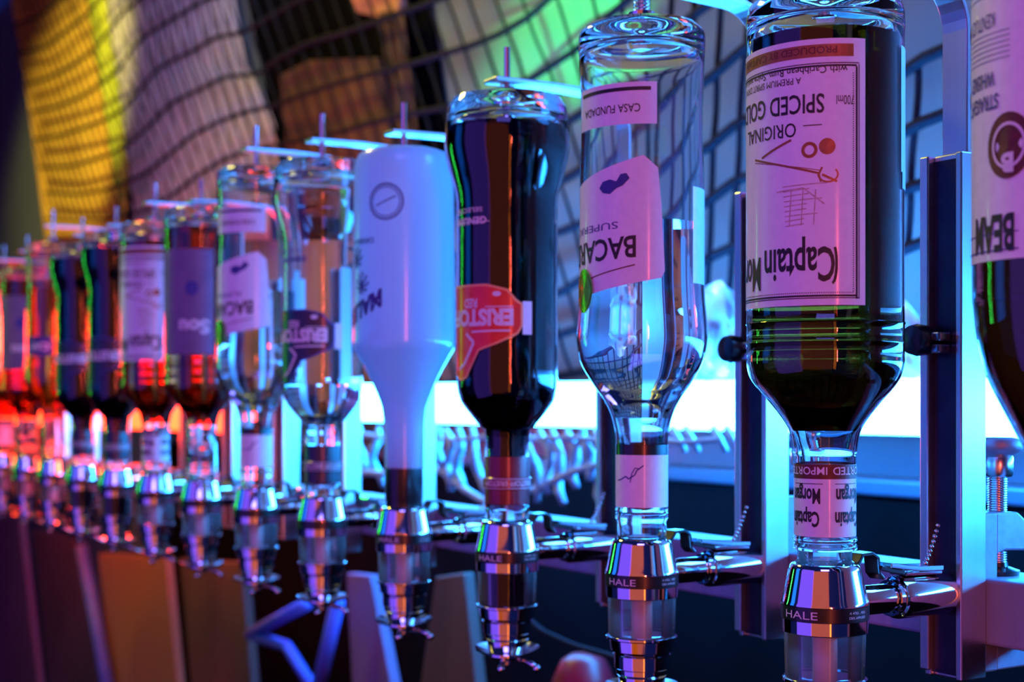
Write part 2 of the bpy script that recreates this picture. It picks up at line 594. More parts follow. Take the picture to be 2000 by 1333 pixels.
# ------------------------------------------------------------ glowing light fixtures on the wall
XV2 = -1150.0
TH2 = math.atan((HX - XV2) / F)
def tp(px, py, Yref=1.10, xref=2000):
    Y = Yref * (xref - XV2) / (px - XV2)
    return img(px, py, Y)
def fixture(name, label, x0, x1, m, ytop, ybot):
    t = thing(name, label, 'light')
    b = MB()
    f0 = [tp(x0, ytop(x0)), tp(x1, ytop(x1)), tp(x1, ybot(x1)), tp(x0, ybot(x0))]
    back = Vector((cos(TH2), sin(TH2), 0)) * 0.05
    t.location = f0[3]
    q = [p - f0[3] for p in f0]
    v = q + [p + back for p in q]
    b.add(v, [(0, 1, 2, 3), (7, 6, 5, 4), (0, 4, 5, 1), (3, 2, 6, 7), (0, 3, 7, 4), (1, 5, 6, 2)])
    b.build('diffuser', m, t, bevel=0.003)
    b = MB()
    v = [p + back * 1.01 for p in q] + [p + back * 1.25 for p in q]
    b.add(v, [(0, 1, 2, 3), (7, 6, 5, 4), (0, 4, 5, 1), (3, 2, 6, 7), (0, 3, 7, 4), (1, 5, 6, 2)])
    b.build('housing', M['alu'], t)
    return t
yt = lambda x: 775 - (x - XV2) * 0.0125
yb = lambda x: 775 + (x - XV2) * 0.0260
fixture('blue_light_bar', 'long flat light bar glowing white blue along the wall', 640, 5200, M['tube_blue'], yt, yb)
fixture('red_light_bar', 'light bar glowing red orange behind the far left bottles', -80, 440, M['tube_red'],
        lambda x: 775 + (x - XV2) * 0.002, lambda x: 775 + (x - XV2) * 0.045)

# ------------------------------------------------------------ curtains and dark boards behind the net
def drape(name, label, cat, left, right, p, m, pleat, amp, p_wave=0.0, parent=None):
    """cloth hung along the wall; left and right are edges given as (x, y) points from top to bottom"""
    nu, nv = int(pleat * 8), 14
    def at(edge, t):
        y = edge[0][1] + (edge[-1][1] - edge[0][1]) * t
        for (a, b) in zip(edge, edge[1:]):
            if a[1] <= y <= b[1]:
                return a[0] + (b[0] - a[0]) * (y - a[1]) / (b[1] - a[1]), y
        return edge[-1]
    v = []
    for j in range(nv + 1):
        t = j / nv
        (xl, y0), (xr, y1) = at(left, t), at(right, t)
        for k in range(nu + 1):
            u = k / nu
            x = xl + (xr - xl) * u
            y = y0 + (y1 - y0) * u
            pp = p + amp * (0.5 - 0.5 * cos(2 * pi * pleat * u)) * (0.7 + 0.3 * sin(5 * u + 3 * t)) + p_wave * sin(3 * t + 4 * u)
            v.append(wp(x, y, pp))
    f = [(j * (nu + 1) + k, j * (nu + 1) + k + 1, (j + 1) * (nu + 1) + k + 1, (j + 1) * (nu + 1) + k)
         for j in range(nv) for k in range(nu)]
    o = mesh_obj(name, v, f, m, parent, True)
    s = o.modifiers.new('thickness', 'SOLIDIFY')
    s.thickness = 0.002
    if label:
        tag(o, label, cat)
    return o
drape('yellow_lit_curtain', 'ribbed curtain coloured as lit yellow, behind the net at top left', 'curtain',
      [(14, -60), (22, 0), (55, 200), (90, 470)], [(160, -60), (170, 0), (203, 220), (240, 470)], 1.03, M['cloth_y'], 34, 0.008)
drape('lime_curtain', 'narrow lime green curtain strip right of the yellow-lit curtain', 'curtain',
      [(163, -60), (173, 0), (206, 220), (243, 470)], [(195, -60), (206, 0), (238, 220), (250, 340)], 1.032, M['cloth_g'], 6, 0.012)
drape('pale_curtain', 'pale grey ribbed curtain behind the net left of the dark boards', 'curtain',
      [(198, -60), (209, 0), (241, 220), (270, 470)], [(450, -60), (458, 0), (480, 128), (506, 160), (540, 250), (548, 470)], 1.033, M['cloth_w'], 22, 0.012)

def slab(name, label, cat, pts, p, m, th=0.012, group=None):
    f0 = [wp(x, y, p) for x, y in pts]
    c = sum(f0, Vector()) / len(f0)
    n = len(pts)
    v = [q - c for q in f0] + [q - c + N * th for q in f0]
    f = [tuple(range(n)), tuple(range(2 * n - 1, n - 1, -1))] + [(k, k + n, (k + 1) % n + n, (k + 1) % n) for k in range(n)]
    b = MB()
    b.add(v, f)
    o = b.build(name, m, None, bevel=0.002, loc=c)
    return tag(o, label, cat, group)
slab('dark_board', 'large dark board on the wall behind the net, right of the pale curtain', 'board',
     [(470, -60), (822, -60), (840, 60), (862, 215), (880, 420), (560, 470), (515, 160)], 1.045, M['dark'])
slab('brown_board', 'brown plank board on the dark board behind the net', 'board',
     [(545, 148), (600, 118), (735, 112), (752, 200), (770, 300), (700, 420), (570, 400)], 1.02, M['board'])
drape('brown_curtain', 'thin brown striped curtain beside the dark board and the blue wall', 'curtain',
      [(738, 25), (752, 120), (775, 300)], [(788, 20), (800, 120), (822, 300)], 1.012, M['board'], 3, 0.012)
slab('salmon_cloth', 'salmon pink cloth high up behind the net', 'cloth',
     [(668, -40), (790, -40), (778, 22), (740, 34), (690, 22)], 1.02, M['salmon'])

# ------------------------------------------------------------ the net
def interp(pl, x):
    if x <= pl[0][0]:
        a, b = pl[0], pl[1]
    elif x >= pl[-1][0]:
        a, b = pl[-2], pl[-1]
    else:
        for a, b in zip(pl, pl[1:]):
            if a[0] <= x <= b[0]:
                break
    return a[1] + (b[1] - a[1]) * (x - a[0]) / (b[0] - a[0])
ROPES = [
    [(30, -62), (111, -110), (300, -330)],
    [(30, -10), (74, -32), (111, -55), (300, -260)],
    [(28, 48), (74, 34), (101, 10), (130, -10), (300, -200)],
    [(34, 104), (68, 98), (91, 91), (128, 61), (169, 30), (200, -10), (420, -200)],
    [(49, 165), (88, 155), (135, 132), (179, 101), (216, 57), (236, 27), (263, 5), (320, -50), (500, -150)],
    [(64, 219), (111, 209), (159, 189), (196, 165), (233, 135), (260, 91), (287, 68), (338, 37), (388, 7), (450, -20), (700, -140)],
    [(68, 272), (111, 267), (162, 250), (209, 233), (236, 216), (263, 189), (304, 138), (338, 118), (375, 101), (422, 73), (473, 64), (525, 34), (577, 4), (700, -50), (900, -160)],
    [(78, 327), (135, 326), (186, 311), (219, 300), (263, 273), (304, 233), (338, 199), (381, 179), (439, 150), (506, 145), (540, 116), (600, 84), (690, 58), (769, 30), (855, 0), (950, -50), (1100, -140)],
    [(91, 375), (152, 380), (203, 371), (243, 358), (287, 338), (338, 297), (371, 267), (422, 240), (473, 221), (536, 206), (577, 191), (637, 169), (712, 148), (787, 129), (855, 109), (919, 90), (975, 67), (1031, 34), (1069, 0), (1140, -60), (1300, -160)],
    [(90, 428), (150, 432), (210, 428), (257, 419), (304, 402), (355, 368), (385, 344), (439, 311), (490, 292), (544, 283), (660, 259), (712, 244), (787, 225), (881, 208), (975, 188), (1050, 146), (1125, 97), (1181, 37), (1220, 5), (1300, -60), (1450, -160)],
    [(260, 480), (400, 440), (600, 350), (800, 318), (950, 300), (1060, 268), (1116, 234), (1152, 210), (1230, 140), (1332, 47), (1386, 6), (1450, -40), (1600, -140)],
    [(600, 460), (900, 400), (1060, 375), (1150, 322), (1250, 250), (1330, 190), (1395, 147), (1440, 105), (1560, 10), (1640, -50), (1800, -160)],
    [(700, 530), (950, 490), (1090, 455), (1150, 430), (1280, 350), (1392, 282), (1440, 240), (1600, 185), (1700, 168), (1760, 145), (1808, 111), (1868, 87), (1910, 66), (2060, 10)],
    [(700, 620), (950, 590), (1090, 575), (1160, 530), (1280, 455), (1392, 387), (1440, 351), (1600, 300), (1700, 282), (1760, 261), (1799, 240), (1871, 213), (1910, 195), (2060, 140)],
    [(700, 690), (950, 670), (1090, 655), (1160, 632), (1280, 565), (1392, 500), (1440, 478), (1600, 415), (1700, 390), (1760, 372), (1799, 360), (1874, 333), (1910, 324), (2060, 290)],
    [(700, 765), (950, 745), (1090, 735), (1160, 722), (1280, 680), (1392, 610), (1440, 590), (1600, 530), (1700, 505), (1760, 490), (1799, 474), (1874, 450), (1910, 440), (2060, 400)],
    [(700, 890), (860, 880), (950, 878), (1060, 870), (1120, 860), (1280, 815), (1392, 735), (1440, 705), (1600, 640), (1760, 610), (1910, 560), (2060, 520)],
    [(700, 925), (860, 918), (950, 985), (1000, 968), (1060, 948), (1120, 925), (1180, 905), (1240, 885)],
]
PN = 0.985
net = MB()
rnd = random.Random(7)
xs = [2060.0]
while xs[-1] > 42:
    xs.append(xs[-1] - 42 * ((xs[-1] - XV + 0) / 1733.0) ** 2 * (1.0 if xs[-1] < 1200 else 1.25))
def npt(x, y, j=0.0):
    return wp(x, y, PN + j)
NR = len(ROPES)
NLOW = 2                        # the last rows belong to the net copy coloured as lit, below the wall light
def pbar(x):
    Y = 1.10 * 3150.0 / (x + 1150.0)
    return Y * (x - XV) * cos(TH) / F
def lpt(x, y, j=0.0):
    return wp(x, y, pbar(x) - 0.022 + j)
for k, pl in enumerate(ROPES[:-NLOW]):
    a, bnd = pl[0][0], pl[-1][0]
    pts = []
    x = a
    while x < bnd:
        pts.append((x, interp(pl, x)))
        x += 12 + (x / 2000) * 14
    r = 0.0046 if k < 10 else 0.0056
    # two strands twisted
    net.tube([npt(x_, y_, 0.004 * sin(x_ / 37.0 + k)) for x_, y_ in pts], r, 6)
MID = 9
def slant(x):
    return 0.30 if x < 1080 else max(-0.06, 0.30 - 0.36 * (x - 1080) / 240)
lines = []
xs = [2300.0]
while xs[-1] > -300:
    xs.append(xs[-1] - max(5.5, 42 * ((xs[-1] - XV) / 1733.0) ** 2 * (1.0 if xs[-1] < 1200 else 0.85)))
for x0 in xs:
    path = {MID: x0}
    for k in range(MID, NR - 1):
        g = interp(ROPES[k + 1], path[k]) - interp(ROPES[k], path[k])
        path[k + 1] = path[k] + slant(path[k]) * g + rnd.uniform(-4, 4) * (path[k] > 900)
    for k in range(MID, 0, -1):
        g = interp(ROPES[k], path[k]) - interp(ROPES[k - 1], path[k])
        path[k - 1] = path[k] - slant(path[k]) * g
    lines.append(path)
for path in lines:
    for k in range(NR - 1 - NLOW):
        A, B = ROPES[k], ROPES[k + 1]
        x, xb = path[k], path[k + 1]
        if x < A[0][0] - 4 or x > A[-1][0] or xb > B[-1][0] or xb < B[0][0] - 4:
            continue
        ya, yb_ = interp(A, x), interp(B, xb)
        if yb_ < -20 or ya > 1020 or yb_ - ya < 8:
            continue
        bow = rnd.uniform(-0.10, 0.10) * 30 * (1 if x > 700 else 0.1)
        pts = []
        for q in range(5):
            t_ = q / 4
            pts.append(npt(x + (xb - x) * t_ + bow * sin(pi * t_), ya + (yb_ - ya) * t_, 0.003 * sin(pi * t_)))
        rr = 0.0023 if x < 1250 else 0.0036
        net.tube(pts, rr, 5, caps=False)
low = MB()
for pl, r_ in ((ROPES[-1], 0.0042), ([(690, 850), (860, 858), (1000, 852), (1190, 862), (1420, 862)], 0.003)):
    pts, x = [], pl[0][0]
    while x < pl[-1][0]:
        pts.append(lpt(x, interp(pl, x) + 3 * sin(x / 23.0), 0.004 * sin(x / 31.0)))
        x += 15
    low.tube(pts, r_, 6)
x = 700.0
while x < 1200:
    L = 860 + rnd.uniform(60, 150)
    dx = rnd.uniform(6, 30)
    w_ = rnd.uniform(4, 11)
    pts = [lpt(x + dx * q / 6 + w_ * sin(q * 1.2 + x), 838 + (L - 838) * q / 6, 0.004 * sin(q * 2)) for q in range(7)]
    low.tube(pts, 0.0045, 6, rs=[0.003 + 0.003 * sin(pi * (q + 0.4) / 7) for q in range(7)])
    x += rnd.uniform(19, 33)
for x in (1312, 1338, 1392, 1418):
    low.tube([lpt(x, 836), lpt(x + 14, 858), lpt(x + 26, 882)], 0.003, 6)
tag(low.build('lit_net_strands', M['rope_lit'], None, True), 'rope netting coloured as lit, hanging in strands below the glowing blue bar', 'netting')
net_o = net.build('rope_net', M['rope'], None, True)
tag(net_o, 'knotted rope net darkened as backlit, draped across the wall behind the bottles', 'net')

# crumpled clear film above the light
def film(name, label, x0, x1, ylo, yhi, seed, pf):
    r_ = random.Random(seed)
    nu, nv = int((x1 - x0) / 14), 9
    v = []
    for j in range(nv + 1):
        for k in range(nu + 1):
            x = x0 + (x1 - x0) * k / nu
            hi = yhi + 26 * sin(x / 47.0) + 14 * sin(x / 19.0)
            y = ylo + (hi - ylo) * j / nv
            v.append(wp(x + r_.uniform(-5, 5), y + r_.uniform(-4, 4), pf + r_.uniform(-0.014, 0.014)))
    f = [(j * (nu + 1) + k, j * (nu + 1) + k + 1, (j + 1) * (nu + 1) + k + 1, (j + 1) * (nu + 1) + k) for j in range(nv) for k in range(nu)]
    o = mesh_obj(name, v, f, M['foil'], None, True)
    tag(o, label, 'plastic film')
film('clear_film', 'crumpled clear film glowing cyan right of the tall aluminium rail', 1745, 2070, 736, 600, 3, 0.885)
film('clear_film', 'crumpled clear film glowing cyan between the two nearest bottles', 1290, 1470, 742, 590, 5, 0.850)

# ------------------------------------------------------------ white shelf that carries the brackets
shelf = thing('wooden_shelf', 'long whitewashed wooden shelf plank carrying the clamped brackets', 'shelf', row(0.5, 0.64, -0.11))
rowpart('plank', M['wood_white'], shelf, [(-0.45, 2.6, 0.621, 0.664, -0.1305, -0.095)], 0.002)

# ------------------------------------------------------------ dispensers, brackets, clamps
P0 = 0.5147
Y0 = 0.723
def dist(i):
    return 1 + 0.18 * i
def place(i):
    Y = Y0 * dist(i)
    px = XV + 2344 / dist(i)
    return Vector(((px - HX) * Y / F, Y, 0)), px, Y
ZC = -0.0811   # top of the chrome cap below the eye
RZ = TH         # local x -> N (across), local y -> D (along)

PROTO = {}
def cached(key, fn, parent):
    """mesh built once, then shared by the copies"""
    if key not in PROTO:
        o = fn()
        PROTO[key] = o
        o.parent = parent
        return o
    c = PROTO[key].copy()
    C.objects.link(c)
    c.parent = parent
    return c

MM = 0.001
def lat(prof, name, m, seg=48, smooth=True, closed=False, auto=35):
    def fn():
        b = MB()
        b.lathe(prof, seg, sc=MM, closed=closed)
        return b.build(name, m, None, smooth, auto=auto)
    return fn

def dispenser(i, label, chamber):
    pos, px, Y = place(i)
    va = -atan2(pos.x, pos.y)
    near = i <= 3
    seg = 64 if i <= 2 else 32
    sk = 'n' if i <= 2 else 'f'
    t = thing('spirit_dispenser', label, 'dispenser', (pos.x, pos.y, ZC + EYE), va, 'chrome dispensers under the row of bottles')
    cached('cap' + sk, lat([(13.5, -1), (14.5, 0), (16.6, -0.2), (17.6, -1.2), (18.0, -2.8), (21.4, -18.5), (21.8, -19.6), (21.8, -20.2), (12, -20.2), (12, -4)],
                           'chrome_cap', M['chrome'], seg, closed=True), t)
    bd = cached('band' + sk, lat([(20.5, -20.3), (21.9, -20.5), (21.9, -27.4), (20.5, -27.6)], 'black_band', M['black'], seg, closed=True), t)
    if i <= 3:
        def fn():
            b = MB()
            put_text(b, 'HALE', -22.5, -26.0, 4.0, 21.9, width=19, bold=0.0, off=0.15, flip=False)
            put_text(b, 'A 4752 .. REG', 12.5, -23.2, 1.2, 21.9, width=11, off=0.15, flip=False)
            put_text(b, 'DES APPLIED', 12.5, -25.6, 1.2, 21.9, width=11, off=0.15, flip=False)
            return b.build('band_lettering', M['ink_pale'])
        cached('bandtxt', fn, bd)
    cached('ring' + sk, lat([(18, -27.7), (21.5, -27.7), (21.4, -34), (20.6, -34.6), (18, -34.6)], 'chrome_ring', M['chrome'], seg, closed=True), t)
    cached('chamber' + sk, lat([(20.4, -34.7), (19.8, -56.6), (17.8, -56.6), (18.4, -34.7)], 'measure_chamber', M['plastic_clear'], seg, closed=True), t)
    if chamber:
        cached('cl' + chamber + sk, lat([(0.001, -35.2), (17.9, -35.2), (17.5, -56.2), (0.001, -56.2)], 'chamber_liquid', M[chamber], seg), t)
    else:
        cached('tube' + sk, lat([(0.001, -30), (6.2, -30), (6.2, -57), (0.001, -57)], 'inner_tube', M['white_tube'], 24), t)
    cached('collar' + sk, lat([(12, -57), (20.2, -57), (21.2, -57.6), (21.2, -58.8), (19.4, -59.6), (18.6, -66), (16.8, -66.6), (16.6, -67.6), (17.4, -68.2), (16.6, -69), (16.4, -76.5), (15.6, -77.2),
                               (15.4, -80), (14.0, -81.6), (13.6, -86), (12.6, -91), (11.4, -94), (5, -94.4), (4.6, -98.5), (2.5, -99.4), (0.001, -99.4)], 'spout', M['chrome'], seg), t)
    def fn():
        b = MB()
        # dished press plate: three lobes
        n = 48
        top, bot = [], []
        for k in range(n):
            a = 2 * pi * k / n
            r = 21.5 + 2.0 * cos(3 * a)
            z = -87.5 - 1.5 * cos(a)
            top.append(Vector((r * sin(a), -r * cos(a), z)) * MM)
            bot.append(Vector((r * sin(a), -r * cos(a), z - 1.6)) * MM)
        inner = [Vector((12.2 * sin(2 * pi * k / n), -12.2 * cos(2 * pi * k / n), -90)) * MM for k in range(n)]
        inner2 = [p + Vector((0, 0, -1.6 * MM)) for p in inner]
        v = top + bot + inner + inner2
        f = []
        for k in range(n):
            q = (k + 1) % n
            f += [(k, q, n + q, n + k), (k, 2 * n + k, 2 * n + q, q), (n + k, n + q, 3 * n + q, 3 * n + k), (2 * n + k, 3 * n + k, 3 * n + q, 2 * n + q)]
        b.add(v, f)
        return b.build('press_plate', M['chrome'], None, True, auto=40)
    cached('plate', fn, t)
    for q, (ax, ay) in enumerate(((-4, -17), (20, -15))):
        def fn(ax=ax, ay=ay):
            b = MB()
            b.tube([Vector((ax * 0.3, ay * 0.3, -94)) * MM, Vector((ax * 0.8, ay * 0.8, -96)) * MM, Vector((ax, ay, -98.5)) * MM], 2.0 * MM, 8)
            b.ball(Vector((ax, ay, -99)) * MM, 3.0 * MM, 12)
            return b.build('lever', M['chrome'], None, True)
        cached('lever%d' % q, fn, t)
    # arm to the bracket, across the row; local frame is turned by va, so undo it
    rel = RZ - va
    R = Matrix.Rotation(rel, 4, 'Z')
    Rx = R @ Matrix.Translation((0, 0, -0.021)) @ Matrix.Rotation(pi / 2, 4, 'Y')
    b = MB()
    prof1 = [(0.001, 18), (7.0, 18), (7.6, 19.5), (7.6, 45), (6.4, 46), (6.4, 49)]
    b.lathe([(r, z) for r, z in prof1], 32, Rx, sc=MM)
    b.build('arm_neck', M['chrome'], t, True, auto=35)
    b = MB()
    b.lathe([(0.001, 48.5), (8.6, 48.5), (11.0, 49.5), (11.3, 51), (11.3, 85.5), (10.3, 88), (8.5, 88.6), (0.001, 88.6)], 40, Rx, sc=MM)
    b.build('arm_barrel', M['chrome'], t, True, auto=35)
    b = MB()
    b.lathe([(8.4, 45.5), (9.6, 45.5), (9.6, 48.3), (8.4, 48.3)], 32, Rx, sc=MM, closed=True)
    b.build('arm_ring', M['chrome'], t, True, auto=35)
    # lock clip: black toggle and flat plate on the barrel, with a bead chain
    b = MB()
    b.ribbon([R @ Vector(q) * MM for q in ((18, 0, -3), (22, 0, 3), (29, 0, 3.4), (33, 0, 1), (34, 0, -7), (37, 0, -10))], R @ Vector((0, 1, 0)), 5 * MM, 0.9 * MM)
    b.ribbon([R @ Vector(q) * MM for q in ((34, 0, -4), (42, 0, -6), (51, 0, -7.5))], R @ Vector((0, 1, 0)), 6 * MM, 1.2 * MM)
    b.build('lock_clip', M['black'], t, bevel=0.0004)
    b = MB()
    b.ribbon([R @ Vector(q) * MM for q in ((40, 0, -3.2), (52, 0, -5), (62, 0, -6), (79, 0, -6.6))], R @ Vector((0, 1, 0)), 7 * MM, 1.3 * MM)
    b.ribbon([R @ Vector(q) * MM for q in ((52, 0, -8.6), (79, 0, -9.0))], R @ Vector((0, 1, 0)), 6 * MM, 0.9 * MM)
    b.build('toggle_plate', M['chrome'], t, bevel=0.0004)
    if i <= 3:
        b = MB()
        for k in range(9):
            q = k / 8
            b.ball((R @ Vector((66 + 13 * q, -6 + 3 * q, -3.5 + 14 * q + 5 * q * q))) * MM, 1.25 * MM, 10)
        b.build('bead_chain', M['chrome'], t, True)
    return t


def bracket(i, label, zbar, knob=True, detail=True):
    pos, px, Y = place(i)
    base = pos + N * 0.0845
    t = thing('rail_bracket', label, 'bracket', (base.x, base.y, EYE), RZ, 'aluminium rails holding the bottles')
    # local x across (towards wall), local y along the row
    b = MB()
    b.box(0.0045, 0.021, -0.0085, 0.0085, -0.148, 0.133)
    b.box(0.0015, 0.021, -0.0125, -0.0085, -0.148, 0.133)
    b.box(0.0015, 0.021, 0.0085, 0.0125, -0.148, 0.133)
    b.box(-0.0005, 0.0035, 0.0085, 0.0145, -0.145, 0.133)
    b.build('rail', M['alu'], t, bevel=0.0008)
    b = MB()
    b.box(0.0036, 0.0044, -0.0084, 0.0084, -0.146, 0.13)
    b.build('slot', M['slot'], t)
    # flat hoop over the bottle
    r = 0.028
    pts = [(0.012, 0, 0.10), (0.012, 0, zbar - r)]
    for k in range(1, 9):
        a = pi / 2 * k / 8
        pts.append((0.012 - r * (1 - cos(a)), 0, zbar - r + r * sin(a)))
    pts += [(-0.050, 0, zbar + 0.001), (-0.098, 0, zbar)]
    b = MB()
    b.ribbon(pts, (0, 1, 0), 0.0085, 0.0014)
    b.build('hoop', M['alu'], t, bevel=0.0006)
    # pressing screw with spring
    b = MB()
    top = zbar + 0.024
    low = zbar - 0.016
    b.lathe([(0.001, top), (0.0022, top), (0.0022, low), (0.001, low)], 12, Matrix.Translation((-0.0845, 0, 0)))
    b.lathe([(0.001, low), (0.008, low), (0.008, low - 0.003), (0.001, low - 0.003)], 20, Matrix.Translation((-0.0845, 0, 0)))
    b.build('press_screw', M['chrome'], t, True, auto=40)
    if i in (0, 1, 2):
        b = MB()
        pts = []
        for k in range(90):
            a = k / 89 * 2 * pi * 7
            pts.append((-0.0845 + 0.0045 * cos(a), 0.0045 * sin(a), low + (zbar - low) * 0.95 * k / 89))
        b.tube(pts, 0.0006, 5)
        b.build('spring', M['steel'], t, True)
    if knob:
        Rk = Matrix.Translation((-0.004, -0.012, 0.0335)) @ Matrix.Rotation(radians(60), 4, 'Z') @ Matrix.Rotation(-pi / 2, 4, 'Y')
        kb = MB()
        kb.lathe([(0.001, -0.001), (0.0075, -0.001), (0.0082, 0.0), (0.0088, 0.006), (0.0078, 0.010), (0.001, 0.011)], 20, Matrix.Translation((-0.0015, 0.010, 0.0335)) @ Matrix.Rotation(-pi / 2, 4, 'Y'))
        kb.build('knob', M['black'], t, True, auto=40)
        kb = MB()
        kb.box(-0.006, 0.0035, -0.0035, 0.002, 0.026, 0.031)
        kb.box(-0.006, 0.0035, -0.004, 0.002, 0.0325, 0.0375)
        kb.build('bolt', M['steel'], t, bevel=0.001)
    return t


def clamp(i, label):
    pos, px, Y = place(i)
    base = pos + N * 0.107
    t = thing('screw_clamp', label, 'clamp', (base.x, base.y, EYE), RZ, 'screw clamps on the wooden shelf')
    b = MB()
    b.box(0.0, 0.012, -0.009, 0.009, -0.146, -0.060)
    # upper jaw, a stepped profile along local x
    prof = [(0.012, -0.060), (0.030, -0.0605), (0.038, -0.066), (0.052, -0.0715), (0.058, -0.074), (0.058, -0.081), (0.052, -0.083), (0.020, -0.081), (0.012, -0.083)]
    n = len(prof)
    v = [(x, y, z) for y in (-0.008, 0.008) for x, z in prof]
    b.add(v, [tuple(range(n)), tuple(range(2 * n - 1, n - 1, -1))] + [(k, (k + 1) % n, (k + 1) % n + n, k + n) for k in range(n)])
    b.box(0.012, 0.05, -0.008, 0.008, -0.146, -0.1312)
    b.build('frame', M['alu_cast'], t, bevel=0.0012)
    X = 0.0225
    b = MB()
    prof = []
    z = -0.112
    while z < -0.041:
        prof += [(0.0046, z), (0.0055, z + 0.0006), (0.0046, z + 0.0012)]
        z += 0.0013
    b.lathe([(0.0001, -0.0921)] + [(r_, z_) for r_, z_ in prof if z_ > -0.092] + [(0.0001, -0.041)], 20, Matrix.Translation((X, 0, 0)))
    b.build('threaded_rod', M['steel'], t, True)
    b = MB()
    b.lathe([(0.0001, -0.041), (0.0075, -0.041), (0.0085, -0.0395), (0.0085, -0.0305), (0.0075, -0.029), (0.0001, -0.029)], 20, Matrix.Translation((X, 0, 0)))
    b.build('collar', M['steel'], t, True, auto=40)
    b = MB()
    b.lathe([(0.0001, -0.0295), (0.008, -0.0295), (0.0125, -0.027), (0.0138, -0.0235), (0.0125, -0.0205), (0.008, -0.0195), (0.0001, -0.0195)], 28, Matrix.Translation((X, 0, 0)))
    b.build('handle', M['alu_cast'], t, True, auto=50)
    b = MB()
    b.lathe([(0.0001, -0.0948), (0.0115, -0.0948), (0.0118, -0.0925), (0.0060, -0.0905), (0.0055, -0.088), (0.0001, -0.088)], 28, Matrix.Translation((X, 0, 0)))
    b.build('foot', M['black'], t, True, auto=40)
    return t


# ------------------------------------------------------------ bottles
def rprof(prof):
    pr = sorted(prof, key=lambda q: q[1])
    def f(z):
        if z <= pr[0][1]:
            return pr[0][0]
        for (r0, z0), (r1, z1) in zip(pr, pr[1:]):
            if z0 <= z <= z1:
                return r0 + (r1 - r0) * ((z - z0) / (z1 - z0) if z1 > z0 else 0)
        return pr[-1][0]
    return f

def smoothp(prof, lo, hi, n=4):
    """Catmull-Rom between points lying in lo..hi"""
    out = []
    m = len(prof)
    for i in range(m - 1):
        p0, p1, p2, p3 = prof[max(i - 1, 0)], prof[i], prof[i + 1], prof[min(i + 2, m - 1)]
        out.append(p1)
        if lo <= p1[1] and p2[1] <= hi:
            for k in range(1, n):
                t = k / n
                q = []
                for c in (0, 1):
                    q.append(0.5 * (2 * p1[c] + (p2[c] - p0[c]) * t + (2 * p0[c] - 5 * p1[c] + 4 * p2[c] - p3[c]) * t * t + (3 * p1[c] - p0[c] - 3 * p2[c] + p3[c]) * t ** 3))
                out.append(tuple(q))
    out.append(prof[-1])
    return out

CAPT = smoothp([(15.8, 7), (16.1, 8), (16.1, 9.6), (15.2, 10.4), (15.2, 11), (16.1, 11.8), (16.1, 13.2), (15.3, 14), (15.3, 50), (15.9, 56), (16.6, 62), (18.3, 68), (22.5, 74.6), (28, 81.6), (34, 88.6), (37.4, 94), (38.9, 99.5), (39, 104),
                (39, 110), (39.4, 110.7), (39, 111.4), (39, 119.6), (39.5, 120.4), (39, 121.2), (38.8, 130), (38.8, 262), (39.2, 268), (39.2, 274), (38.2, 280), (35, 283.4)], 50, 104)
BACA = smoothp([(14.6, 1), (14.6, 10), (15.6, 12), (15.8, 15), (15.2, 16), (15.8, 17), (15.4, 19), (15.5, 56), (16.4, 66), (18.5, 74), (21.2, 80), (24.5, 85.6), (28.5, 91), (32.2, 97), (35.4, 102.7), (37.2, 108), (38.8, 118), (38.6, 128),
                (37.4, 142), (36.8, 160), (36.8, 214), (36.0, 236), (36.0, 255), (36.6, 270), (37.2, 284), (37.6, 294), (37.0, 300), (34, 303.5)], 50, 300)
ERIS = smoothp([(14.2, 1), (15.2, 4), (15.2, 10), (14.4, 11), (15.0, 14), (15.0, 58), (17.2, 63), (21.5, 68), (27.0, 74.8), (31.4, 81), (33.8, 88), (34.6, 96), (34.7, 110), (34.7, 205), (34.9, 220), (37, 230),
                (41.2, 245), (43.0, 256), (42.4, 268), (41.6, 276), (40.6, 283), (37, 288.5)], 56, 284)
MALI = smoothp([(15.1, 30), (15.1, 34), (15.6, 60), (16.5, 71.6), (18.4, 81), (24.3, 95.4), (30, 107), (36.4, 118), (39.3, 124), (40, 134), (39.6, 180), (38.8, 235), (38.2, 258), (37, 268), (34, 273.5), (28, 275.8)], 34, 275)
BEAM = smoothp([(15, 4), (15, 40), (17, 56), (22, 68), (28, 80), (33.5, 92), (37.2, 106), (39, 122), (39.4, 140), (39.4, 285), (37, 290)], 40, 140)

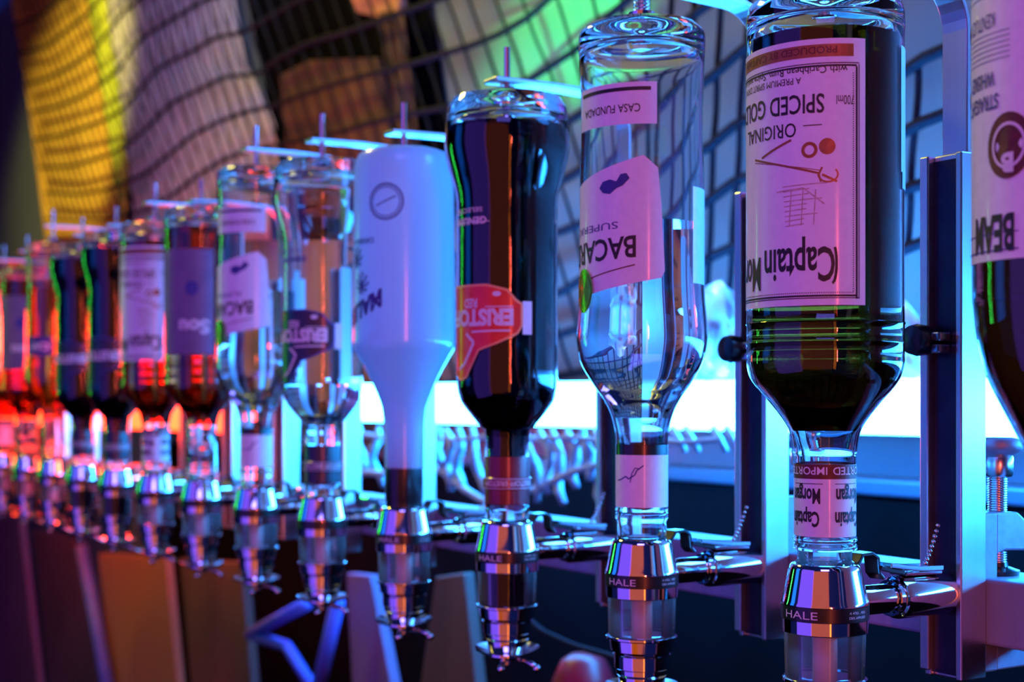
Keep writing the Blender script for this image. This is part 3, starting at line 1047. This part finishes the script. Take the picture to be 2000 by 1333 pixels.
def bottle_parts(t, kind, prof, liquid, level0, level1, seg, white=False):
    rf = rprof(prof)
    if white:
        cached(kind + 'b', lat([(0.001, prof[0][1])] + prof + [(0.001, prof[-1][1])], 'bottle_body', M['white_bottle'], seg, auto=50), t)
        return
    wall = 1.9
    outer = list(prof)
    zt = prof[-1][1]
    # pushed-in base (top of the hanging bottle)
    shell = [(max(outer[0][0] - 2.6, 5), outer[0][1])] + outer + [(prof[-1][0] - 8, zt - 0.5), (14, zt - 5), (0.001, zt - 7.5)]
    inner = []
    for k in range(46):
        z = zt - 12 - (zt - 12 - outer[0][1]) * k / 45
        r = rf(z) - wall - (0.6 if z < 56 else 0)
        if k == 0:
            inner += [(0.001, z - 1), (r - 6, z + 0.6), (r - 1.6, z - 1.0)]
            continue
        inner.append((r, z))
    shell += inner
    def fn():
        b = MB()
        b.lathe(shell, seg, sc=MM, closed=False)
        return b.build('glass_body', M['glass'], None, True, auto=50)
    # lathe closed: drop automatic caps by closing the ring
    def fn2():
        b = MB()
        b.lathe(shell, seg, sc=MM, closed=True)
        return b.build('glass_body', M['glass'], None, True, auto=60)
    cached(kind + 'g', fn2, t)
    if liquid:
        n = 40
        pr = [(0.001, level0)]
        for k in range(n + 1):
            z = level0 + (level1 - level0) * k / n
            pr.append((rf(z) - wall - 0.15 - (0.6 if z < 56 else 0), z))
        pr.append((0.001, level1))
        def fn3():
            b = MB()
            b.lathe(pr, seg, sc=MM)
            return b.build('liquid', M[liquid], None, True, auto=40)
        cached(kind + 'l' + liquid, fn3, t)

def stopper(t, kind, h, r=14.6):
    cached('stop%s' % kind, lat([(9, -1), (r, -1), (r, 0.8), (r - 1, 1.6), (r - 1, h - 0.2), (9, h - 0.2)], 'stopper', M['plastic_clear'], 32, closed=True), t)

def captain_labels(t, full, u0=19.7):
    r = 39.3
    W = 95
    def fn():
        b = MB()
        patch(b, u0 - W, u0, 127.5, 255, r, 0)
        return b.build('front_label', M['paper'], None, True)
    lab = cached('captlab', fn, t)
    def fn():
        b = MB()
        # borders
        for o_, wd in ((3.3, 0.45), (4.5, 0.9)):
            stroke(b, [(u0 - o_, 130.5), (u0 - o_, 246 - o_)], wd, r, 0.15)
            stroke(b, [(u0 - o_, 128 + o_ * 0.9), (u0 - W + o_, 128 + o_ * 0.9)], wd, r, 0.15)
            stroke(b, [(u0 - o_, 246.5 - o_), (u0 - W + o_, 246.5 - o_)], wd, r, 0.15)
        k = 0
        while k < 100:      # dotted inner frame
            z = 134 + k * 1.05
            stroke(b, [(u0 - 6.2, z), (u0 - 6.2, z + 0.5)], 0.5, r, 0.15)
            if k < 76:
                stroke(b, [(u0 - 6.2 - k * 1.05, 133.5), (u0 - 6.7 - k * 1.05, 133.5)], 0.5, r, 0.15)
            k += 1
        put_text(b, 'SPICED GOLD', u0 - 20, 228.5 - 0.0, 9.3, r, width=56, bold=0.012, off=0.2, slope=0.02)
        put_text(b, 'ORIGINAL', u0 - 33.5, 215.5, 7.0, r, width=36, bold=0.004, off=0.2, slope=0.02)
        put_text(b, 'A PREMIUM SPIRIT DRINK', u0 - 31, 237.2, 3.3, r, width=44, off=0.2, slope=0.02)
        put_text(b, 'with Caribbean Rum, Spice and other', u0 - 9, 242.3 - 0.5, 3.6, r, width=72, off=0.2, bold=0.006, slope=0.01)
        put_text(b, '700ml', u0 - 5.8, 227.6, 4.6, r, width=8.5, off=0.2)
        put_text(b, 'Captain', u0 - 15, 147.0 + 8.0, 16.5, r, width=37, bold=0.018, off=0.2)
        put_text(b, 'Morgan', u0 - 55, 147.0 + 5.0, 16.5, r, width=34, bold=0.018, off=0.2)
        stroke(b, [(u0 - 21, 213.8), (u0 - 30, 213.8)], 0.45, r, 0.2)
        # flourish of the capital letter
        pts = [(u0 - 14 + 2.0 * cos(a) - 2.2, 147.5 + 9.5 * sin(a)) for a in [pi * 2 * k / 20 - pi / 2 for k in range(9)]]
        stroke(b, pts, 1.3, r, 0.2)
        return b.build('lettering', M['ink'])
    if full:
        cached('capttxt', fn, lab)
        def fn():
            b = MB()
            stroke(b, [(u0 - 6, 249.3), (u0 - 90, 249.3)], 6.0, r, 0.12)
            stroke(b, [(u0 - 23, 147), (u0 - 23, 147.01)], 0.5, r, 0.12)
            # two coins and a crossed pair of swords
            stroke(b, [(u0 - 22, 190.5), (u0 - 60, 201)], 1.0, r, 0.16)
            stroke(b, [(u0 - 22, 192), (u0 - 60, 199.5)], 0.35, r, 0.16)
            stroke(b, [(u0 - 36, 207.5), (u0 - 54, 201)], 1.2, r, 0.16)
            pts = [(u0 - 18.2 + 4.6 * cos(a), 190.0 + 3.6 * sin(a)) for a in [radians(q) for q in range(-200, 60, 20)]]
            stroke(b, pts, 0.8, r, 0.17)
            pts = [(u0 - 21, 193.5), (u0 - 22.5, 190), (u0 - 21.5, 186.5)]
            stroke(b, pts, 0.9, r, 0.17)
            stroke(b, [(u0 - 21, 190), (u0 - 14, 186.5)], 1.1, r, 0.17)
            return b.build('sword_emblem', M['ink_brown'])
        cached('captemb', fn, lab)
        for q, (uc, zc_, hl) in enumerate(((18.6, 203.4, 0.0), (27.0, 202.0, 0.6))):
            def fn(uc=uc, zc_=zc_, hl=hl):
                b = MB()
                disc(b, u0 - uc, zc_, 3.9, r, 0.16, hole=hl)
                return b.build('coin_emblem', M['ink_brown'])
            cached('captcoin%d' % q, fn, lab)
        def fn():
            b = MB()
            put_text(b, 'PRODUCED BY CAPTAIN', u0 - 14, 251.2, 3.4, r, width=58, bold=0.01, off=0.25)
            return b.build('band_lettering', M['ink_red'])
        cached('captband', fn, lab)
        def fn():     # faint sketch of a ship
            b = MB()
            for k in range(9):
                z = 186 - k * 2.4
                w_ = 15 - 0.6 * k
                stroke(b, [(u0 - 24 - 0.5 * k + w_ * 0.35 * cos(k * 2.1), z), (u0 - 36 - w_ * 0.3, z - 0.8)], 0.5, r, 0.14)
            stroke(b, [(u0 - 20, 176), (u0 - 30, 184), (u0 - 44, 183)], 0.6, r, 0.14)
            for q in (24, 30, 36):
                stroke(b, [(u0 - q, 183), (u0 - q - 1, 166)], 0.5, r, 0.14)
            return b.build('ship_sketch', M['ink_faint'])
        cached('captship', fn, lab)
        # narrow strip of the back label on the far right
        def fn():
            b = MB()
            patch(b, 47, 60, 194, 256, 39.1, 0.1)
            patch(b, 49, 60, 186, 194, 39.1, 0.1)
            return b.build('back_label', M['paper_white'], None, True)
        cached('captback', fn, t)
    # neck label
    rn = 15.45
    def fn():
        b = MB()
        b.lathe([(rn, 14.2), (rn, 49)], 48, sc=MM)
        b.f = b.f[:-2]
        return b.build('neck_label', M['paper'], None, True)
    nl = cached('captneck', fn, t)
    def fn():
        b = MB()
        b.lathe([(rn + 0.12, 43), (rn + 0.12, 50.2)], 48, sc=MM)
        b.f = b.f[:-2]
        return b.build('dark_band', M['ink_red'], None, True)
    cached('captnb', fn, nl)
    if full:
        def fn():
            b = MB()
            for u in (-7.2 + 4.5, 22.0):
                put_text(b, 'Captain', u, 26.5, 7.4, rn, width=17, bold=0.03, off=0.18)
                put_text(b, 'Morgan', u + 0.5, 38.0, 7.4, rn, width=17, bold=0.03, off=0.18)
            stroke(b, [(20, 40.6), (5, 40.6)], 0.35, rn, 0.18)
            stroke(b, [(-1, 40.6), (-18, 40.6)], 0.35, rn, 0.18)
            return b.build('lettering', M['ink'])
        cached('captnt', fn, nl)
        def fn():
            b = MB()
            put_text(b, 'IMPORTED', 1.2, 48.9, 3.9, rn, width=26, bold=0.01, off=0.3)
            put_text(b, 'IMPORTED', 30.0, 48.9, 3.9, rn, width=26, bold=0.01, off=0.3)
            return b.build('band_lettering', M['ink_pale'])
        cached('captni', fn, nl)

def bacardi_labels(t, full):
    r = 37.1
    us = 10.2          # right edge of the labels on the arc
    def fn():
        b = MB()
        patch(b, -48, us - 1.5, 240, 264, 36.3, 0.15, slope=-0.0)
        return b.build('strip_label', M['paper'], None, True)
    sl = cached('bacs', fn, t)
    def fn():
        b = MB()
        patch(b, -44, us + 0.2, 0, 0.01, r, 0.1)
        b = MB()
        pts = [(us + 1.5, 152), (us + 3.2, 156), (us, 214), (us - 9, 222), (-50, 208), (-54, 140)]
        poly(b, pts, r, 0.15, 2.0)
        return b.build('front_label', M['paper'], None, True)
    fl = cached('bacf', fn, t)
    def fn():
        b = MB()
        patch(b, 34, 62, 150, 206, 36.9, 0.12)
        return b.build('back_label', M['paper_white'], None, True)
    cached('bacbk', fn, t)
    rn = 15.6
    def fn():
        b = MB()
        b.lathe([(rn, 19.2), (rn, 50)], 40, sc=MM)
        b.f = b.f[:-2]
        return b.build('neck_label', M['paper_white'], None, True)
    nl = cached('bacn', fn, t)
    def fn():
        b = MB()
        b.lathe([(rn + 0.02, 50.1), (rn + 0.1, 56)], 40, sc=MM)
        b.f = b.f[:-2]
        return b.build('black_band', M['black'], None, True)
    cached('bacnb', fn, nl)
    def fn():
        b = MB()
        put_text(b, 'BACARDI', us - 13.5, 176, 12.5, r, width=58, bold=0.02, off=0.35, slope=-0.06)
        return b.build('lettering', M['ink'])
    cached('bact', fn, fl)
    if full:
        def fn():
            b = MB()
            put_text(b, 'SUPERIOR', us - 24, 184.5, 4.2, r, width=46, off=0.35, slope=-0.05)
            # small mark: a dark blot with two lobes
            return b.build('small_print', M['ink_blue'])
        cached('bact2', fn, fl)
        def fn():
            b = MB()
            poly(b, [(us - 17, 209), (us - 19, 212), (us - 22.5, 211.5), (us - 25, 207.5), (us - 29, 209), (us - 34, 208), (us - 36.5, 204.5), (us - 34, 201.5), (us - 29, 200.5), (us - 25, 203.5), (us - 21, 205)], r, 0.35, 0.6)
            return b.build('wing_emblem', M['ink_blue'])
        cached('bacwing', fn, fl)
        def fn():
            b = MB()
            stroke(b, [(us - 14, 159.5), (-48, 150)], 0.7, r, 0.35)
            return b.build('red_rule', M['ink_red'])
        cached('bact3', fn, fl)
        def fn():
            b = MB()
            put_text(b, 'CASA FUNDADA', us - 11, 249.5 + 2, 4.8, 36.3, width=40, bold=0.006, off=0.35)
            stroke(b, [(us - 5, 260.2), (-44, 260.2)], 2.1, 36.3, 0.35)
            return b.build('lettering', M['ink'])
        cached('bacst', fn, sl)
        def fn():
            b = MB()
            pts = [(1, 44), (-3, 41), (-4, 38.5), (-8, 36), (-10, 37.5), (-14, 35.5), (-17, 35)]
            stroke(b, pts, 0.8, rn, 0.15)
            pts = [(-1, 42), (-4, 42.5), (-6, 39), (-7, 34)]
            stroke(b, pts, 0.6, rn, 0.15)
            return b.build('signature', M['ink_blue'])
        cached('bacsig', fn, nl)
        def fn():
            b = MB()
            disc(b, -41, 146, 9.2, 38.2, 0.3, rz=13)
            for k in range(1):
                disc(b, -41, 146, 7.6, 38.2, 0.45, rz=11, hole=0.86)
            return b.build('medallion', M['gold'], None, True)
        cached('bacmed', fn, t)

def eris_labels(t, variant, full):
    r = 34.8
    mk = 'badge_red' if variant == 'red' else 'badge_black'
    # outline of the wolf-badge: (u, z)
    pts = [(3.5, 125), (7, 127), (9.8, 132), (9.8, 146), (5.5, 149), (0, 155.5), (-14, 159), (-50, 159), (-60, 150), (-60, 112), (-52, 102), (-38, 96), (-31, 98), (-26, 106), (-20, 116), (-8, 120)]
    def fn():
        b = MB()
        poly(b, pts, r, 0.12, 1.6)
        return b.build('badge_label', M[mk], None, True)
    bl = cached('erb' + variant, fn, t)
    def fn():
        b = MB()
        outline(b, pts, 1.5, r, 0.3)
        return b.build('badge_edge', M['badge_edge' if variant == 'red' else 'ink_blue'])
    cached('ere' + variant, fn, bl)
    def fn():
        b = MB()
        put_text(b, 'ERISTOFF', 4.2, 142.5, 10.5, r, width=56, bold=0.05, off=0.4, slope=0.0)
        if full:
            put_text(b, 'RED', -21, 150, 6.0, r, width=12, bold=0.03, off=0.4)
            stroke(b, [(-15, 144.5), (4, 144.5)], 0.7, r, 0.4)
            stroke(b, [(-26, 128.0), (-10, 128.5), (2, 128.5)], 1.2, r, 0.4)
            stroke(b, [(-31, 127), (-24, 121), (-28, 114), (-33, 107), (-40, 103)], 2.2, r, 0.4)
            disc(b, -7, 153, 3, r, 0.4, rz=1.7)
        return b.build('lettering', M['ink_pale'])
    cached('ert' + variant + str(full), fn, bl)
    def fn():
        b = MB()
        patch(b, 10.4, 17.0, 126, 148, r, 0.15)
        return b.build('side_tab', M['ink_pale'], None, True)
    cached('erside', fn, t)
    if full:
        def fn():
            b = MB()
            put_text(b, 'SELECTED', -17, 211, 3.0, r, width=30, bold=0.01, off=0.2)
            put_text(b, 'GENUINE', -14, 204.5, 4.6, r, width=32, bold=0.03, off=0.2)
            stroke(b, [(-12, 201.4), (-44, 201.4)], 0.5, r, 0.2)
            return b.build('shoulder_print', M['ink_blue' if variant == 'clear' else 'ink_pale'])
        cached('ersp' + variant, fn, t)
    nm = 'red_wrap' if variant == 'red' else 'badge_black'
    cached('ern' + variant, lat([(14.8, 11.5), (15.3, 12), (15.4, 21.5), (16.6, 22.5), (16.6, 29), (15.6, 30), (15.4, 44), (14.9, 44)], 'neck_wrap', M[nm], 40, closed=True), t)
    def fn():
        b = MB()
        put_text(b, 'ERISTOFF ERISTOFF', 20, 27.8, 3.6, 16.7, width=38, bold=0.02, off=0.15)
        stroke(b, [(24, 29.2), (-24, 29.2)], 0.5, 16.7, 0.15)
        stroke(b, [(24, 22.6), (-24, 22.6)], 0.5, 16.7, 0.15)
        return b.build('neck_print', M['ink_pale'])
    cached('ernp', fn, t)

def bottle(i, kind, label, u_turn=0.0):
    if i < 0:
        d = 0.83
        Y = Y0 * d
        px = XV + 2344 / d
        pos = Vector(((px - HX) * Y / F, Y, 0))
    else:
        pos, px, Y = place(i)
    va = -atan2(pos.x, pos.y)
    t = thing('spirit_bottle', label, 'bottle', (pos.x, pos.y, ZC + EYE), va + u_turn, 'upside-down spirit bottles in the row')
    seg = 96 if i <= 1 else (64 if i < 6 else 40)
    if kind == 'captain':
        stopper(t, 'c', 6.8)
        bottle_parts(t, 'capt', CAPT, 'liq_rum' if i < 5 else 'liq_red', 67, 262, seg)
        captain_labels(t, True)
    elif kind == 'bacardi':
        stopper(t, 'b', 0.9)
        bottle_parts(t, 'baca', BACA, 'liq_clear', 72, 186, seg)
        bacardi_labels(t, True)
    elif kind == 'eris_red':
        bottle_parts(t, 'eris', ERIS, 'liq_dark', 12, 268, seg)
        eris_labels(t, 'red' if i == 2 else 'black', i == 2)
    elif kind == 'eris_clear':
        bottle_parts(t, 'eris', ERIS, 'liq_clear', 12, 96, seg)
        eris_labels(t, 'clear', True)
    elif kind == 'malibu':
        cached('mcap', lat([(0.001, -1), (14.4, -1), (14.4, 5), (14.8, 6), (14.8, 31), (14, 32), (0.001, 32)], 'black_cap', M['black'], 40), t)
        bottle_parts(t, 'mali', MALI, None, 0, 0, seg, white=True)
        def fn():
            b = MB()
            disc(b, -14, 232, 14, 39.0, 0.25, hole=0.9, n=32)
            disc(b, -14, 232, 11.5, 39.0, 0.25, hole=0.93, n=32)
            stroke(b, [(-22, 229), (-6, 236)], 1.0, 39.0, 0.25)
            put_text(b, 'CARIBBEAN', -24, 205, 4.0, 39.6, width=26, bold=0.02, off=0.3)
            put_text(b, 'MALIBU', -17, 166, 12.5, 39.9, width=46, bold=0.06, off=0.3, slope=-0.42)
            # two palm heads drawn as fans of strokes
            for (cu_, cz) in ((-37, 170), (-44, 190)):
                for a in range(0, 360, 40):
                    stroke(b, [(cu_, cz), (cu_ + 5 * cos(radians(a)), cz + 6 * sin(radians(a)) - 1), (cu_ + 8 * cos(radians(a)), cz + 8 * sin(radians(a)) + 2)], 1.6, 39.8, 0.3)
            return b.build('printed_design', M['ink_blue'])
        cached('mprint', fn, t)
    elif kind == 'southern':
        stopper(t, 'c', 6.8)
        bottle_parts(t, 'capt', CAPT, 'liq_red', 57, 262, seg)
        def fn():
            b = MB()
            patch(b, -48, 12, 130, 238, 39.3, 0.1)
            return b.build('front_label', M['violet_label'], None, True)
        fl = cached('sol', fn, t)
        def fn():
            b = MB()
            put_text(b, 'Sou', 8, 165, 14, 39.3, width=32, bold=0.04, off=0.3)
            return b.build('lettering', M['ink_pale'])
        cached('sot', fn, fl)
        def fn():
            b = MB()
            disc(b, -10, 198, 7, 39.3, 0.3, rz=8)
            return b.build('round_emblem', M['ink_blue'])
        cached('soe', fn, fl)
    elif kind == 'amber':
        stopper(t, 'c', 6.8)
        bottle_parts(t, 'baca', BACA, 'liq_amber', 57, 240, seg)
        def fn():
            b = MB()
            patch(b, -46, -2, 146, 172, 37.4, 0.2)
            return b.build('front_label', M['ink_blue'], None, True)
        fl = cached('aml', fn, t)
        def fn():
            b = MB()
            put_text(b, 'CAP', -5, 163, 10, 37.4, width=30, bold=0.04, off=0.4)
            return b.build('lettering', M['ink_pale'])
        cached('amt', fn, fl)
    elif kind == 'beam':
        bottle_parts(t, 'beam', BEAM, 'liq_bourbon', 50, 282, seg)
        r = 39.5
        L = -r * 1.5
        def fn():
            b = MB()
            patch(b, -64, 20, 139, 300, r, 0.2)
            return b.build('front_label', M['paper_white'], None, True)
        fl = cached('bel', fn, t)
        def fn():
            b = MB()
            put_text(b, 'BEAM', -22, 157, 15, r, width=40 * 0.62, bold=0.03, off=0.5)
            return b.build('lettering', M['ink'])
        cached('bet', fn, fl)
        def fn():
            b = MB()
            put_text(b, 'STRAIGHT', -30, 207, 6.2, r, width=25, bold=0.02, off=0.5)
            put_text(b, 'WHISKEY', -32, 216.5, 6.2, r, width=22, bold=0.02, off=0.5)
            put_text(b, 'KENTUCKY', -32, 240.5, 6.2, r, width=24, bold=0.0, off=0.5)
            for k in range(6):
                stroke(b, [(-24, 221 + k * 2.2), (-56, 221.5 + k * 2.2)], 0.3, r, 0.5)
            for k in range(5):
                stroke(b, [(-24, 248 + k * 2.6), (-56, 248.5 + k * 2.6)], 0.35, r, 0.5)
            stroke(b, [(-20, 143), (-62, 143)], 0.6, r, 0.5)
            stroke(b, [(-20, 150), (-62, 150)], 0.4, r, 0.5)
            return b.build('small_print', M['ink_blue'])
        cached('bet2', fn, fl)
        def fn():
            b = MB()
            disc(b, -25, 185, 11, r, 0.55, rz=13.5, n=28)
            return b.build('wax_seal', M['ink_red'], None, True)
        ws = cached('bet3', fn, fl)
        def fn():
            b = MB()
            put_text(b, 'B', -22.2, 181.5, 7.5, r, bold=0.05, off=0.8)
            return b.build('seal_letter', M['ink_pale'])
        cached('bet4', fn, ws)
        def fn():
            b = MB()
            disc(b, -25, 185, 8.2, r, 0.7, rz=9.5, hole=0.86, n=28)
            return b.build('seal_ring', M['ink_pale'])
        cached('bet5', fn, ws)
    return t

BOTTLES = [
    (-1, 'beam', 'amber whiskey bottle with white label cut off by the right edge'),
    (0, 'captain', 'large dark rum bottle with cream label, sharpest and nearest whole bottle'),
    (1, 'bacardi', 'clear half full rum bottle with slanted white label and gold oval, second whole bottle'),
    (2, 'eris_red', 'near black flared bottle with red badge label beside the white bottle'),
    (3, 'malibu', 'opaque white bottle with blue round emblem and black cap'),
    (4, 'eris_clear', 'clear flared bottle with black badge label just left of the white bottle'),
    (5, 'bacardi', 'blurred clear bottle with small white label, left of the black badge bottle'),
    (6, 'southern', 'blurred amber bottle with dark violet label, red glow under it'),
    (7, 'captain', 'blurred rum bottle with long cream label among the red glowing bottles'),
    (8, 'eris_red', 'blurred near black bottle directly left of the long cream label'),
    (9, 'eris_red', 'blurred near black bottle right of the orange lit bottle'),
    (10, 'amber', 'blurred orange lit bottle third from the left edge'),
    (11, 'southern', 'blurred dark red bottle second from the left edge'),
    (12, 'captain', 'blurred bottle with pale label touching the left edge'),
]
for i, kind, lab in BOTTLES:
    bottle(i, kind, lab, 0.0)
names = ['sharp dark rum bottle', 'clear half full rum bottle', 'near black red-badge bottle', 'opaque white bottle', 'clear black-badge bottle',
         'blurred clear bottle', 'blurred violet-label bottle', 'blurred long cream-label bottle', 'blurred near black bottle next to the cream label',
         'blurred near black bottle beside the orange one', 'blurred orange lit bottle', 'blurred dark red bottle', 'bottle at the left edge']
zb = [0.228, 0.2475, 0.2195, 0.2085, 0.226, 0.241, 0.210, 0.226, 0.2165, 0.2195, 0.2475, 0.226, 0.226]
for i, nm in enumerate(names):
    dispenser(i, 'chrome dispenser with measuring chamber under the ' + nm, 'liq_dark' if i in (2, 8, 9) else None)
    bracket(i, 'aluminium rail and hoop behind the ' + nm, zb[i], knob=(i < 4))
for i in range(2):
    clamp(i, 'screw clamp on the shelf behind the ' + names[i])

# ------------------------------------------------------------ blurred things below the shelf
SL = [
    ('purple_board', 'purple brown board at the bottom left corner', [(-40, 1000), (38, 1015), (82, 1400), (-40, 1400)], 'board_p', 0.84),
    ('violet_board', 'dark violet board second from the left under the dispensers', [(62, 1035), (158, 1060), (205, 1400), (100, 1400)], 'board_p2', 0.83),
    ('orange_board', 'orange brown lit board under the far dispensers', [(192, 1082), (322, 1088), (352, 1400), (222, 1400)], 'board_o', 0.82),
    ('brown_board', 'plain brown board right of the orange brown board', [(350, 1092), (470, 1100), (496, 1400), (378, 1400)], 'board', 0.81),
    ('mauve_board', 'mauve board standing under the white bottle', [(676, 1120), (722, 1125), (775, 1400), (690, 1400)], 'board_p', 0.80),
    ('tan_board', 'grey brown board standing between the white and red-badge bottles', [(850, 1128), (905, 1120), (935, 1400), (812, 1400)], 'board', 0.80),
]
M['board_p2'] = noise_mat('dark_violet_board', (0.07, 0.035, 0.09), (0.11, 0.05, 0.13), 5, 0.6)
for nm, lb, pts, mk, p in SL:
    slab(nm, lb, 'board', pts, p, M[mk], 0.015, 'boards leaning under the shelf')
b = MB()
b.tube([wp(160, 1070, 0.80), wp(185, 1200, 0.80), wp(222, 1400, 0.80)], 0.014, 10)
tag(b.build('blue_pole', M['pole'], None, True), 'pale blue pole along the left side of the orange brown board', 'pole')
b = MB()
b.tube([wp(488, 1240, 0.76), wp(600, 1180, 0.76)], 0.0085, 10)
b.tube([wp(660, 1175, 0.76), wp(622, 1345, 0.76)], 0.0095, 10)
b.tube([wp(488, 1240, 0.76), wp(560, 1262, 0.77), wp(612, 1345, 0.76)], 0.008, 10)
tag(b.build('tube_frame', M['pole'], None, True), 'bent pale tube frame under the blurred clear bottles', 'frame')
b = MB()
b.tube([wp(1000, 1185, 0.75), wp(1060, 1235, 0.75), wp(1120, 1262, 0.75), wp(1200, 1285, 0.75), wp(1300, 1345, 0.75)], 0.003, 8)
tag(b.build('black_cable', M['rope'], None, True), 'dark cable sagging below the shelf under the clear rum bottle', 'cable')
c = wp(1140, 1350, 0.80)
b = MB()
b.lathe([(0.001, -0.05), (0.022, -0.05), (0.03, -0.02), (0.031, 0.01), (0.022, 0.03), (0.012, 0.036), (0.001, 0.036)], 24)
tag(b.build('red_cup', M['red_plastic'], None, True, loc=c), 'round red cup blurred below the shelf', 'cup')
